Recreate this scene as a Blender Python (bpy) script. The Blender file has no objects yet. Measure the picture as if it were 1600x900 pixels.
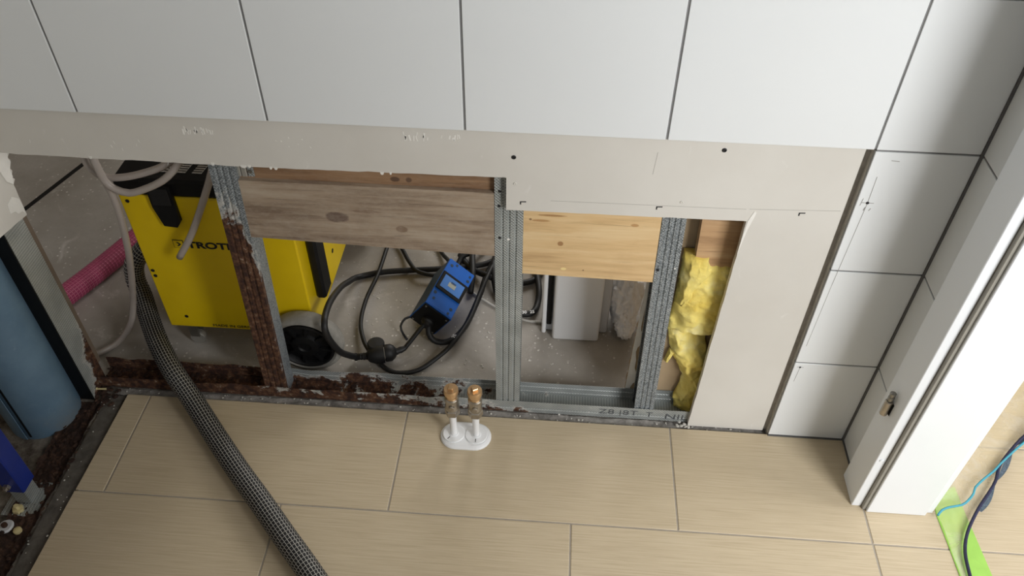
import bpy, bmesh, math, random
from mathutils import Vector, Matrix, noise
random.seed(7)
S = bpy.context.scene
C = S.collection

# ------------------------------------------------------------------ camera, world, lights, exposure
cam_d = bpy.data.cameras.new('camera'); cam = bpy.data.objects.new('camera', cam_d); C.objects.link(cam)
cam_d.sensor_width = 36.0; cam_d.lens = 1274.9 / 1600 * 36.0; cam_d.clip_start = 0.01
yaw, pitch, roll = 0.0623676, 0.7681323, -0.0119834
cy, sy, cp, sp, cr, sr = math.cos(yaw), math.sin(yaw), math.cos(pitch), math.sin(pitch), math.cos(roll), math.sin(roll)
R = Matrix(((cy, -sy, 0), (sy, cy, 0), (0, 0, 1))) @ Matrix(((1, 0, 0), (0, cp, sp), (0, -sp, cp))) @ Matrix(((cr, 0, sr), (0, 1, 0), (-sr, 0, cr)))
right, fwd, up = R.col[0], R.col[1], R.col[2]
M = Matrix(((right.x, up.x, -fwd.x, 0), (right.y, up.y, -fwd.y, -1.12962), (right.z, up.z, -fwd.z, 1.50908), (0, 0, 0, 1)))
cam.matrix_world = M
S.camera = cam

W = bpy.data.worlds.new('world'); S.world = W; W.use_nodes = True
bg = W.node_tree.nodes['Background']; bg.inputs[0].default_value = (0.97, 0.985, 1.0, 1); bg.inputs[1].default_value = 0.35

def area(name, loc, target, sx, sy_, power, col=(1, 1, 1)):
    l = bpy.data.lights.new(name, 'AREA'); l.shape = 'RECTANGLE'; l.size = sx; l.size_y = sy_; l.energy = power; l.color = col
    o = bpy.data.objects.new(name, l); C.objects.link(o); o.location = loc
    o.rotation_euler = (Vector(target) - Vector(loc)).to_track_quat('-Z', 'Y').to_euler()
    return o
area('window_light', (1.85, -2.3, 1.75), (0.0, 0.0, 0.4), 1.1, 1.3, 78, (0.99, 0.995, 1.0))
area('hall_window_light', (2.45, -0.35, 1.8), (0.95, -0.05, 0.0), 0.9, 1.2, 26, (1.0, 0.99, 0.97))
area('rear_room_window_light', (0.35, 2.0, 1.3), (0.0, 0.3, 0.0), 1.0, 1.0, 20, (1.0, 0.98, 0.95))

S.view_settings.view_transform = 'Standard'; S.view_settings.look = 'None'
S.view_settings.exposure = 0.0; S.view_settings.gamma = 1.0; S.view_settings.use_curve_mapping = False

# ------------------------------------------------------------------ materials
def srgb(r, g, b):
    f = lambda c: (c / 255 / 12.92) if c / 255 <= 0.04045 else ((c / 255 + 0.055) / 1.055) ** 2.4
    return (f(r), f(g), f(b), 1)
class NT:
    def __init__(s, name):
        s.m = bpy.data.materials.new(name); s.m.use_nodes = True; s.t = s.m.node_tree
        s.b = s.t.nodes['Principled BSDF']
    def n(s, typ, **kw):
        nd = s.t.nodes.new(typ)
        for k, v in kw.items(): setattr(nd, k, v)
        return nd
    def l(s, a, b): s.t.links.new(a, b)
    def pos(s, scale=(1, 1, 1), uv=False):
        mp = s.n('ShaderNodeMapping'); mp.inputs['Scale'].default_value = scale
        if uv: s.l(s.n('ShaderNodeTexCoord').outputs['UV'], mp.inputs['Vector'])
        else: s.l(s.n('ShaderNodeNewGeometry').outputs['Position'], mp.inputs['Vector'])
        return mp.outputs[0]
    def noise(s, scale, detail=4, vec=None, rough=.55, dist=0):
        nd = s.n('ShaderNodeTexNoise'); nd.inputs['Scale'].default_value = scale; nd.inputs['Detail'].default_value = detail
        nd.inputs['Roughness'].default_value = rough; nd.inputs['Distortion'].default_value = dist
        s.l(vec if vec is not None else s.pos(), nd.inputs['Vector']); return nd.outputs['Fac']
    def ramp(s, fac, stops):
        r = s.n('ShaderNodeValToRGB'); e = r.color_ramp.elements
        while len(e) < len(stops): e.new(0.5)
        for el, (p, c) in zip(e, stops):
            el.position = p; el.color = c if len(c) == 4 else (*c, 1)
        s.l(fac, r.inputs[0]); return r.outputs[0]
    def mix(s, fac, a, b):
        m = s.n('ShaderNodeMix', data_type='RGBA')
        for sock, v in ((m.inputs[0], fac), (m.inputs[6], a), (m.inputs[7], b)):
            if isinstance(v, (int, float)): sock.default_value = v
            elif isinstance(v, tuple): sock.default_value = v
            else: s.l(v, sock)
        return m.outputs[2]
    def math(s, op, a, b=0.0, c=None):
        m = s.n('ShaderNodeMath', operation=op)
        for i, v in enumerate((a, b) if c is None else (a, b, c)):
            if isinstance(v, (int, float)): m.inputs[i].default_value = v
            else: s.l(v, m.inputs[i])
        return m.outputs[0]
    def xyz(s, vec):
        x = s.n('ShaderNodeSeparateXYZ'); s.l(vec, x.inputs[0]); return x.outputs
    def bump(s, h, strength=.3, dist=.002):
        b = s.n('ShaderNodeBump'); b.inputs['Strength'].default_value = strength; b.inputs['Distance'].default_value = dist
        s.l(h, b.inputs['Height']); s.l(b.outputs[0], s.b.inputs['Normal'])
    def set(s, col=None, rough=None, metal=None, spec=None):
        for k, v in (('Base Color', col), ('Roughness', rough), ('Metallic', metal), ('Specular IOR Level', spec)):
            if v is None: continue
            if isinstance(v, (int, float, tuple)): s.b.inputs[k].default_value = v
            else: s.l(v, s.b.inputs[k])
        return s
MT = {}
def flat(name, col, rough=.5, metal=0, nscale=60, var=.06, bump=0.0, spec=None):
    t = NT(name); f = t.noise(nscale, 5)
    lo = tuple(c * (1 - var) for c in col[:3]) + (1,); hi = tuple(min(1, c * (1 + var)) for c in col[:3]) + (1,)
    t.set(t.ramp(f, [(.3, lo), (.7, hi)]), rough, metal, spec)
    if bump: t.bump(f, bump, .001)
    MT[name] = t.m; return t.m
flat('wall_tile', srgb(226, 229, 230), .32, 0, 3, .012)
flat('grout', srgb(128, 128, 128), .9, 0, 80, .08)
flat('white_paint', srgb(235, 239, 243), .35, 0, 5, .01)
flat('seal', srgb(150, 147, 138), .7)
flat('floor_grout', srgb(158, 150, 138), .9, 0, 80, .08)
flat('old_adhesive', srgb(172, 167, 158), .95, 0, 70, .16, .5)
flat('brown_dark', srgb(112, 98, 84), .95, 0, 20, .1)
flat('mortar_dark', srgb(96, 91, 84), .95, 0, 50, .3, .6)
flat('sealant', srgb(95, 95, 95), .6)
flat('plaster_core', srgb(205, 202, 194), .95, 0, 90, .1, .4)
flat('white_plastic', srgb(240, 241, 242), .35, 0, 8, .01)
flat('grey_plastic', srgb(205, 207, 210), .45, 0, 8, .02)
flat('black_plastic', srgb(14, 14, 15), .55, 0, 60, .25, 0, .3)
flat('dark_rubber', srgb(20, 20, 21), .55, 0, 90, .25)
flat('tyre', srgb(138, 135, 128), .8, 0, 40, .25, .3)
flat('blue_plastic', srgb(28, 98, 190), .4, 0, 30, .06)
flat('blue_dark', srgb(40, 62, 84), .5, 0, 30, .12)
flat('screen_blue', srgb(84, 134, 205), .25, 0, 30, .03)
flat('lcd', srgb(176, 180, 170), .3)
flat('ink', srgb(30, 30, 32), .8)
flat('stamp', srgb(78, 80, 84), .8)
flat('pencil', srgb(150, 147, 142), .9)
flat('brass', srgb(218, 182, 138), .3, .75, 40, .1)
flat('nickel', srgb(172, 164, 152), .3, .85, 60, .12)
flat('steel', srgb(150, 148, 142), .35, .9, 60, .1)
flat('screw_black', srgb(38, 38, 40), .4, .5)
flat('aluminium', srgb(185, 183, 176), .45, .6, 40, .06)
flat('tube_grey', srgb(176, 166, 158), .3, 0, 20, .06)
flat('frame_blue', srgb(28, 48, 130), .38, 0, 25, .08)
flat('cable_white', srgb(200, 198, 192), .5)
flat('crumpled_white', srgb(248, 247, 246), .9, 0, 50, .06)
flat('teal', srgb(72, 158, 178), .6)
flat('navy', srgb(36, 36, 66), .55, 0, 120, .3)
flat('zip_mesh', srgb(84, 98, 112), .7, 0, 300, .5)
flat('yellow_plastic', srgb(214, 200, 150), .6)
flat('paper_brown', srgb(168, 146, 116), .95, 0, 20, .08)
flat('vent_grey', srgb(200, 198, 192), .6, 0, 200, .2)

def m_board():
    t = NT('plasterboard'); a = t.noise(4, 6); b = t.noise(160, 3)
    sc = t.noise(26, 6, t.pos((1, 1, .35)), .6, 1.5)
    col = t.ramp(a, [(.3, srgb(205, 201, 193)), (.7, srgb(214, 211, 204))])
    col = t.mix(t.math('MULTIPLY', t.ramp(sc, [(.66, (0, 0, 0)), (.75, (1, 1, 1))]), .35), col, srgb(232, 230, 226))
    t.set(col, .92); t.bump(b, .08, .001); MT['plasterboard'] = t.m
m_board()
def m_floor_tile():
    t = NT('floor_tile'); oi = t.n('ShaderNodeObjectInfo')
    f = t.noise(1, 6, t.pos((9, 330, 1)), .62); g = t.noise(1, 4, t.pos((3, 40, 1))); k = t.noise(5, 3)
    v = t.math('ADD', t.math('MULTIPLY', f, .75), t.math('ADD', t.math('MULTIPLY', g, .12), t.math('MULTIPLY', k, .13)))
    col = t.ramp(v, [(.34, srgb(184, 167, 139)), (.5, srgb(198, 182, 154)), (.66, srgb(206, 191, 164))])
    col = t.mix(t.math('MULTIPLY', oi.outputs['Random'], .12), col, srgb(180, 164, 138))
    t.set(col, .48, 0, .35); t.bump(f, .12, .0008); MT['floor_tile'] = t.m
m_floor_tile()
def m_concrete():
    t = NT('concrete'); a = t.noise(5, 8); b = t.noise(60, 6)
    col = t.ramp(a, [(.3, srgb(158, 152, 143)), (.55, srgb(178, 173, 166)), (.75, srgb(190, 186, 180))])
    col = t.mix(t.math('MULTIPLY', b, .25), col, srgb(128, 120, 112))
    vo = t.n('ShaderNodeTexVoronoi'); vo.inputs['Scale'].default_value = 55; t.l(t.pos((1, 1, 1)), vo.inputs['Vector'])
    big = t.noise(7, 3)
    sp_ = t.math('MULTIPLY', t.ramp(vo.outputs['Distance'], [(.10, (1, 1, 1)), (.19, (0, 0, 0))]), t.ramp(big, [(.42, (0, 0, 0)), (.55, (1, 1, 1))]))
    col = t.mix(t.math('MULTIPLY', sp_, .85), col, srgb(226, 223, 218))
    dust = t.ramp(t.noise(9, 8, None, .7, .8), [(.58, (0, 0, 0)), (.78, (1, 1, 1))])
    col = t.mix(t.math('MULTIPLY', dust, .75), col, srgb(222, 217, 213))
    # dirt and old adhesive in the opened side wall
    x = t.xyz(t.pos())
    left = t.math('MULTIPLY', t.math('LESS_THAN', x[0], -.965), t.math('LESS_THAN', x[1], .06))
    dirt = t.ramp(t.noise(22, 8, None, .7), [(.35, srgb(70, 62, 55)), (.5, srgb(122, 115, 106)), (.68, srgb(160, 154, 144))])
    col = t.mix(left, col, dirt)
    t.set(col, .7); t.bump(b, .3, .002); MT['concrete'] = t.m
m_concrete()
def m_mortar():
    t = NT('mortar'); a = t.noise(40, 8, None, .7)
    t.set(t.ramp(a, [(.3, srgb(92, 88, 84)), (.5, srgb(140, 136, 131)), (.7, srgb(168, 164, 158))]), .95); t.bump(a, .6, .003); MT['mortar'] = t.m
m_mortar()
RUST = [(.30, srgb(30, 18, 15)), (.46, srgb(60, 36, 25)), (.56, srgb(92, 60, 40)), (.64, srgb(112, 86, 66)), (.70, srgb(168, 156, 142))]
def m_galv(name, rustmode=None, knurl='z'):
    t = NT(name); P = t.pos(); x = t.xyz(P)
    vo = t.n('ShaderNodeTexVoronoi'); vo.inputs['Scale'].default_value = 520 if rustmode in ('stud', 'spangle') else 160; t.l(P, vo.inputs['Vector'])
    sepc = t.xyz(vo.outputs['Color'])
    if rustmode in ('stud', 'spangle'):
        galv = t.ramp(sepc[0], [(.1, srgb(96, 103, 108)), (.45, srgb(148, 155, 160)), (.9, srgb(176, 182, 186))])
    else:
        galv = t.ramp(t.noise(14, 6), [(.3, srgb(158, 162, 160)), (.7, srgb(190, 194, 192))])
    kn = t.math('MULTIPLY', t.math('SINE', t.math('MULTIPLY', t.math('ADD', x[0], x[1]), 1000)), t.math('SINE', t.math('MULTIPLY', t.math('ADD', x[2], x[1]), 1000)))
    galv = t.mix(t.math('MULTIPLY', t.ramp(kn, [(.0, (0, 0, 0)), (.4, (1, 1, 1))]), .62), galv, srgb(92, 99, 100))
    metal = .3; rough = .5
    # diagonal knurl
    wv = t.n('ShaderNodeTexWave', wave_type='BANDS', bands_direction='DIAGONAL'); wv.inputs['Scale'].default_value = 95
    t.l(P, wv.inputs['Vector'])
    h = wv.outputs['Fac']
    if rustmode:
        nz = t.noise(16, 8, None, .7, .3); nf = t.noise(70, 6, None, .7)
        if rustmode == 'stud':       # corroded towards the foot
            base = t.math('MULTIPLY', t.math('SUBTRACT', .50, x[2]), 6.5)
            band = t.math('MULTIPLY', t.math('LESS_THAN', x[1], .036), 1.0)
            base = t.math('MULTIPLY', t.math('MINIMUM', t.math('MAXIMUM', base, -1.0), 1.0), 1.0)
            edge = t.math('MULTIPLY', t.math('SUBTRACT', t.math('ADD', x[0], t.math('MULTIPLY', x[2], -.037)), -.601), -60)
            edge = t.math('MINIMUM', t.math('MAXIMUM', edge, -1.5), .45)
            v = t.math('ADD', t.math('ADD', base, t.math('MULTIPLY', t.math('SUBTRACT', nz, .5), 2.6)), edge)
            v = t.math('MULTIPLY', v, band)
        elif rustmode == 'track':
            base = t.math('MULTIPLY', t.math('SUBTRACT', -.18, x[0]), 2.0)
            base = t.math('MINIMUM', t.math('MAXIMUM', base, -.7), .42)
            fr_ = t.math('MULTIPLY', t.math('LESS_THAN', x[1], .028), .22)
            base = t.math('SUBTRACT', t.math('ADD', base, fr_), .08)
            up_ = t.math('MULTIPLY', t.math('SUBTRACT', .018, x[2]), 16)
            far = t.math('MULTIPLY', t.math('MINIMUM', t.math('MAXIMUM', t.math('MULTIPLY', t.math('SUBTRACT', -.60, x[0]), 5), 0), 1), .8)
            v = t.math('ADD', t.math('ADD', t.math('ADD', base, up_), far), t.math('MULTIPLY', t.math('SUBTRACT', nz, .52), 4.0))
        elif rustmode == 'foot':
            base = t.math('ADD', t.math('MULTIPLY', t.math('SUBTRACT', .10, x[2]), 8), t.math('MULTIPLY', t.math('SUBTRACT', x[1], .02), 25))
            v = t.math('ADD', t.math('MINIMUM', t.math('MAXIMUM', base, -1.2), 1), t.math('MULTIPLY', t.math('SUBTRACT', nz, .5), 3))
        elif rustmode == 'spangle':
            v = t.math('MULTIPLY', nz, -1.0)
        else:
            v = t.math('ADD', .25, t.math('MULTIPLY', t.math('SUBTRACT', nz, .5), 3))
        fac = t.ramp(v, [(.18, (0, 0, 0)), (.34, (1, 1, 1))])
        white = t.ramp(v, [(.0, (0, 0, 0)), (.08, (1, 1, 1))])     # white zinc bloom round the rust
        rust = t.ramp(nf, RUST)
        col = t.mix(t.math('MULTIPLY', t.math('MULTIPLY', white, t.ramp(nf, [(.35, (.2, .2, .2)), (.55, (1, 1, 1))])), .8), galv, srgb(198, 196, 190))
        col = t.mix(fac, col, rust)
        metal = t.math('MULTIPLY', t.math('SUBTRACT', 1, t.math('MAXIMUM', fac, t.math('MULTIPLY', white, .6))), .3)
        rough = t.math('ADD', .42, t.math('MULTIPLY', fac, .5))
        h = t.math('ADD', t.math('MULTIPLY', h, t.math('SUBTRACT', .35, t.math('MULTIPLY', fac, .35))), t.math('MULTIPLY', t.math('MULTIPLY', nf, fac), 2.5))
    else:
        col = galv
    t.set(col, rough, metal); t.bump(h, .5, .0012); MT[name] = t.m
m_galv('galv'); m_galv('galv_spangle', 'spangle'); m_galv('galv_stud_rust', 'stud'); m_galv('galv_track_rust', 'track'); m_galv('galv_foot_rust', 'foot')
def m_rust():
    t = NT('rust'); nf = t.noise(60, 8, None, .75); a = t.noise(14, 6)
    c = t.ramp(nf, [(.32, srgb(26, 17, 15)), (.5, srgb(54, 36, 28)), (.62, srgb(84, 60, 46)), (.74, srgb(140, 130, 116))])
    t.set(c, .95); t.bump(nf, .8, .004); MT['rust'] = t.m
m_rust()
def m_wood(name, c1, c2, c3, knots, ring=1.0, weather=0.0):
    t = NT(name); P = t.pos()
    x = t.xyz(P)
    f = t.noise(1, 8, t.pos((6, 60, 90)), .65, .6); g = t.noise(1, 5, t.pos((2.5, 14, 16)), .5, .8)
    v = t.math('ADD', t.math('MULTIPLY', f, .5), t.math('MULTIPLY', g, .5))
    col = t.ramp(v, [(.34, c1), (.5, c2), (.66, c3)])
    bl = t.noise(9, 6, None, .6); col = t.mix(t.math('MULTIPLY', t.ramp(bl, [(.5, (0, 0, 0)), (.75, (1, 1, 1))]), .5), col, c1)
    for (kx, kz, rx, rz, kc) in knots:
        dx = t.math('DIVIDE', t.math('SUBTRACT', x[0], kx), rx); dz = t.math('DIVIDE', t.math('SUBTRACT', x[2], kz), rz)
        d = t.math('ADD', t.math('SQRT', t.math('ADD', t.math('MULTIPLY', dx, dx), t.math('MULTIPLY', dz, dz))), t.math('MULTIPLY', t.math('SUBTRACT', t.noise(70, 3), .5), .5))
        col = t.mix(t.ramp(d, [(.75, (.85, .85, .85)), (1.05, (0, 0, 0))]), col, kc)
    ck = t.noise(1, 6, t.pos((5, 40, 170)), .7, .4); col = t.mix(t.math('MULTIPLY', t.ramp(ck, [(.58, (0, 0, 0)), (.66, (1, 1, 1))]), .55), col, tuple(c * .5 for c in c1[:3]) + (1,))
    if weather:
        w = t.noise(130, 5, t.pos((.4, 1, 1)), .7); col = t.mix(t.math('MULTIPLY', t.ramp(w, [(.45, (0, 0, 0)), (.7, (1, 1, 1))]), weather), col, srgb(176, 164, 148))
    t.set(col, .8); t.bump(f, .25, .0015); MT[name] = t.m
m_wood('wood_weathered', srgb(120, 101, 84), srgb(158, 140, 120), srgb(178, 163, 144), [(-.40, .548, .023, .014, srgb(98, 80, 70)), (-.28, .527, .012, .009, srgb(120, 96, 76)), (-.345, .565, .03, .004, srgb(126, 104, 86))], 1, .35)
m_wood('wood_pine', srgb(186, 152, 108), srgb(214, 182, 134), srgb(224, 198, 154), [(.017, .512, .006, .006, srgb(150, 108, 66)), (.15, .565, .008, .004, srgb(178, 136, 88)), (-.02, .565, .02, .003, srgb(170, 128, 80)), (.0, .578, .028, .0025, srgb(160, 120, 76)), (.026, .449, .006, .004, srgb(236, 214, 150)), (.064, .448, .002, .002, srgb(110, 80, 56)), (-.04, .567, .003, .003, srgb(120, 88, 60))])
m_wood('wood_brown_dark', srgb(112, 82, 58), srgb(146, 114, 84), srgb(164, 134, 104), [(-.285, .634, .010, .006, srgb(80, 58, 44)), (-.26, .634, .006, .006, srgb(90, 66, 50))], 1, .12)
m_wood('wood_brown', srgb(152, 118, 84), srgb(188, 152, 112), srgb(200, 168, 130), [])
def m_insulation():
    t = NT('glass_wool'); a = t.noise(12, 5); b = t.noise(140, 6, t.pos((1, 1, 2.2)), .75, .5)
    col = t.ramp(a, [(.35, srgb(250, 222, 108)), (.6, srgb(254, 236, 142)), (.75, srgb(254, 245, 190))])
    col = t.mix(t.math('MULTIPLY', b, .22), col, srgb(220, 186, 80))
    t.set(col, .95); t.b.inputs['Subsurface Weight'].default_value = .15; t.b.inputs['Subsurface Radius'].default_value = (.01, .008, .003)
    t.bump(b, .8, .004); MT['glass_wool'] = t.m
m_insulation()
def m_yellow():
    t = NT('yellow_paint'); a = t.noise(6, 4); t.set(t.ramp(a, [(.3, srgb(222, 188, 10)), (.7, srgb(234, 202, 16))]), .42); MT['yellow_paint'] = t.m
m_yellow()
def m_pipe():
    t = NT('pipe_blue'); a = t.noise(10, 7, None, .65); b = t.noise(45, 6, None, .75); x = t.xyz(t.pos())
    col = t.ramp(a, [(.3, srgb(92, 120, 144)), (.7, srgb(112, 140, 162))])
    col = t.mix(t.math('MULTIPLY', t.ramp(b, [(.60, (0, 0, 0)), (.8, (1, 1, 1))]), .4), col, srgb(160, 178, 190))
    low = t.math('MULTIPLY', t.math('MINIMUM', t.math('MAXIMUM', t.math('MULTIPLY', t.math('SUBTRACT', .07, x[2]), 12), 0), 1), t.ramp(a, [(.45, (0, 0, 0)), (.62, (1, 1, 1))]))
    col = t.mix(t.math('MULTIPLY', low, .6), col, srgb(120, 114, 98))
    t.set(col, .45); MT['pipe_blue'] = t.m
m_pipe()
def m_hose(name, dark, light, nu, nv, wl=.2):
    # woven sleeve: u = once round, v = metres along
    t = NT(name); uv = t.xyz(t.pos((nu, nv, 1), uv=True))
    fu = t.math('ABSOLUTE', t.math('SUBTRACT', t.math('FRACT', uv[0]), .5)); fv = t.math('ABSOLUTE', t.math('SUBTRACT', t.math('FRACT', uv[1]), .5))
    th = t.math('MAXIMUM', fu, fv); fac = t.ramp(th, [(.5 - wl * .62, (0, 0, 0)), (.5 - wl * .4, (1, 1, 1))])
    t.set(t.mix(fac, dark, light), .6); t.bump(t.math('SUBTRACT', 1.0, th), .35, .002); MT[name] = t.m
m_hose('hose_dark', srgb(14, 14, 16), srgb(190, 188, 182), 22, 112, .15)
m_hose('hose_pink', srgb(158, 50, 92), srgb(205, 112, 142), 24, 105, .2)
def m_film():
    t = NT('film'); tr = t.n('ShaderNodeBsdfTransparent'); mx = t.n('ShaderNodeMixShader'); a = t.noise(14, 6, None, .6, 1.0)
    t.set(t.ramp(a, [(.3, srgb(246, 226, 172)), (.7, srgb(250, 244, 228))]), .25)
    t.l(t.math('ADD', .16, t.math('MULTIPLY', a, .3)), mx.inputs[0]); t.l(tr.outputs[0], mx.inputs[1]); t.l(t.b.outputs[0], mx.inputs[2])
    t.l(mx.outputs[0], t.t.nodes['Material Output'].inputs[0]); t.bump(a, .4, .004); MT['film'] = t.m
m_film()
flat('tape_green', srgb(160, 208, 96), .35, 0, 40, .06)
flat('torn_paper', srgb(232, 230, 224), .95, 0, 60, .04, .4)

# ------------------------------------------------------------------ mesh helpers (world coordinates in, object origin placed at the base)
def mesh_obj(name, verts, faces, mat, parent=None, uvs=None, smooth=False, mats=None, fmat=None):
    xs = [v[0] for v in verts]; ys = [v[1] for v in verts]; zs = [v[2] for v in verts]
    o0 = Vector(((min(xs) + max(xs)) / 2, (min(ys) + max(ys)) / 2, min(zs)))
    me = bpy.data.meshes.new(name); me.from_pydata([tuple(Vector(v) - o0) for v in verts], [], faces)
    for m in (mats or [mat]): me.materials.append(MT[m])
    if fmat: me.polygons.foreach_set('material_index', fmat)
    if uvs:
        ul = me.uv_layers.new(name='UVMap')
        for lp in me.loops: ul.data[lp.index].uv = uvs[lp.vertex_index]
    if smooth: me.polygons.foreach_set('use_smooth', [True] * len(me.polygons))
    me.update()
    o = bpy.data.objects.new(name, me); C.objects.link(o); o.location = o0
    if parent: o.parent = parent; o.location = o0 - wl(parent)
    return o
def wl(o):
    l = Vector(o.location)
    while o.parent: o = o.parent; l += Vector(o.location)
    return l
class MB:
    def __init__(s): s.bm = bmesh.new()
    def box(s, x0, x1, y0, y1, z0, z1, bev=0.0, mtx=None, seg=1):
        r = bmesh.ops.create_cube(s.bm, size=1.0); vs = r['verts']
        for v in vs: v.co = Vector((x0 + (v.co.x + .5) * (x1 - x0), y0 + (v.co.y + .5) * (y1 - y0), z0 + (v.co.z + .5) * (z1 - z0)))
        if bev:
            es = list({e for v in vs for e in v.link_edges})
            rb = bmesh.ops.bevel(s.bm, geom=es, offset=bev, segments=seg, affect='EDGES', profile=.5)
            vs = list(set(vs) & set(s.bm.verts) | set(rb['verts']))
            vs = [v for v in vs if v.is_valid]
        if mtx is not None:
            for v in vs: v.co = mtx @ v.co
        return s
    def prism(s, pts, axis, a0, a1, shear=None):
        """closed outline pts (2d) swept along axis from a0 to a1"""
        def co(p, a):
            return {'x': (a, p[0], p[1]), 'y': (p[0], a, p[1]), 'z': (p[0], p[1], a)}[axis]
        A = [s.bm.verts.new(co(p, a0)) for p in pts]; B = [s.bm.verts.new(co(p, a1)) for p in pts]
        n = len(pts)
        s.bm.faces.new(A); s.bm.faces.new(B[::-1])
        for i in range(n): s.bm.faces.new((A[i], B[i], B[(i + 1) % n], A[(i + 1) % n]))
        return s
    def lathe(s, prof, c, axis='z', n=24):
        rings = []
        for (r, h) in prof:
            ring = []
            for k in range(n):
                a = 2 * math.pi * k / n
                p = {'z': (r * math.cos(a), r * math.sin(a), h), 'y': (r * math.cos(a), h, r * math.sin(a)), 'x': (h, r * math.cos(a), r * math.sin(a))}[axis]
                ring.append(s.bm.verts.new((c[0] + p[0], c[1] + p[1], c[2] + p[2])))
            rings.append(ring)
        for a, b in zip(rings, rings[1:]):
            for k in range(n): s.bm.faces.new((a[k], a[(k + 1) % n], b[(k + 1) % n], b[k]))
        s.bm.faces.new(rings[0][::-1]); s.bm.faces.new(rings[-1]); return s
    def build(s, name, mat, parent=None, smooth=False, sharp=35):
        bmesh.ops.recalc_face_normals(s.bm, faces=s.bm.faces)
        vs = list(s.bm.verts); s.bm.verts.index_update()
        verts = [v.co.copy() for v in vs]; faces = [[v.index for v in f.verts] for f in s.bm.faces]; s.bm.free()
        o = mesh_obj(name, verts, faces, mat, parent, smooth=smooth)
        if smooth: o.data.set_sharp_from_angle(angle=math.radians(sharp))
        return o
def box(name, x0, x1, y0, y1, z0, z1, mat, parent=None, bev=0.0, mtx=None):
    return MB().box(x0, x1, y0, y1, z0, z1, bev, mtx).build(name, mat, parent)
def slab(name, pts, z0, z1, mat, parent=None, bev=.0012):
    """floor piece from its outline, with a small arris"""
    n = len(pts); cx = sum(p[0] for p in pts) / n; cy_ = sum(p[1] for p in pts) / n
    ins = [(p[0] + (bev if p[0] < cx else -bev), p[1] + (bev if p[1] < cy_ else -bev)) for p in pts]
    v = [(p[0], p[1], z0) for p in pts] + [(p[0], p[1], z1 - bev) for p in pts] + [(p[0], p[1], z1) for p in ins]
    f = [list(range(n))[::-1], [2 * n + i for i in range(n)]]
    for i in range(n):
        j = (i + 1) % n; f.append([i, j, n + j, n + i]); f.append([n + i, n + j, 2 * n + j, 2 * n + i])
    return mesh_obj(name, v, f, mat, parent)
def crom(pts, step):
    P = [Vector(p) for p in pts]; P = [P[0] * 2 - P[1]] + P + [P[-1] * 2 - P[-2]]; out = []
    for i in range(1, len(P) - 2):
        n = max(2, int((P[i + 1] - P[i]).length / step))
        for k in range(n):
            t = k / n; a, b, c, d = P[i - 1:i + 3]
            out.append(.5 * ((2 * b) + (c - a) * t + (2 * a - 5 * b + 4 * c - d) * t * t + (3 * b - a - 3 * c + d) * t ** 3))
    out.append(P[-2]); return out
def tube(name, pts, r, mat, parent=None, n=10, step=.012, rib=0.0, ribp=.009, floor=None):
    path = crom(pts, step)
    if floor is not None: path = [Vector((p.x, p.y, max(p.z, floor + r))) for p in path]
    verts, uvs, faces = [], [], []; L = 0; up_ = Vector((0, 0, 1)); prev = None
    T0 = (path[1] - path[0]).normalized(); N = T0.orthogonal().normalized()
    for i, p in enumerate(path):
        T = (path[min(i + 1, len(path) - 1)] - path[max(i - 1, 0)]).normalized()
        N = (N - T * N.dot(T)).normalized(); B = T.cross(N)
        if i: L += (p - path[i - 1]).length
        rr = r + rib * math.sin(2 * math.pi * L / ribp) if rib else r
        for k in range(n + 1):
            a = 2 * math.pi * k / n
            verts.append(p + (N * math.cos(a) + B * math.sin(a)) * rr); uvs.append((k / n, L))
    m = n + 1
    for i in range(len(path) - 1):
        for k in range(n): faces.append((i * m + k, i * m + k + 1, (i + 1) * m + k + 1, (i + 1) * m + k))
    faces.append(list(range(n))[::-1]); faces.append([(len(path) - 1) * m + k for k in range(n)])
    return mesh_obj(name, verts, faces, mat, parent, uvs=uvs, smooth=True)
def sheet(name, poly, th, z0, z1, mat, parent=None, lean=0.0, segs=1, axis='z', wob=None):
    """bent sheet metal: open polyline poly (2d) given thickness and run along axis; lean shifts x with z"""
    nrm = []
    for i in range(len(poly)):
        a = Vector(poly[max(i - 1, 0)]); b = Vector(poly[min(i + 1, len(poly) - 1)]); d = (b - a).normalized(); nrm.append(Vector((-d.y, d.x)))
    out = [tuple(Vector(p)) for p in poly] + [tuple(Vector(p) + n_ * th) for p, n_ in list(zip(poly, nrm))[::-1]]
    n = len(out); v = []; f = []
    for k in range(segs + 1):
        a = z0 + (z1 - z0) * k / segs
        for i, p in enumerate(out):
            q = wob(p, a) if wob else p
            v.append((q[0] + lean * a, q[1], a) if axis == 'z' else ((a, q[0], q[1]) if axis == 'x' else (q[0], a, q[1])))
    for k in range(segs):
        for i in range(n): j = (i + 1) % n; f.append((k * n + i, k * n + j, (k + 1) * n + j, (k + 1) * n + i))
    h = n // 2
    for k, fl in ((0, 1), (segs, 0)):
        for i in range(h - 1):
            q = [k * n + i, k * n + i + 1, k * n + n - 2 - i, k * n + n - 1 - i]; f.append(q if fl else q[::-1])
    bm = bmesh.new(); vv = [bm.verts.new(p) for p in v]
    for q in f: bm.faces.new([vv[i] for i in q])
    bmesh.ops.recalc_face_normals(bm, faces=bm.faces); bm.verts.index_update()
    fs = [[w.index for w in q.verts] for q in bm.faces]; bm.free()
    return mesh_obj(name, v, fs, mat, parent)
def tag(o, label=None, cat=None, group=None, kind=None):
    for k, v in (('label', label), ('category', cat), ('group', group), ('kind', kind)):
        if v: o[k] = v
    return o
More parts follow.
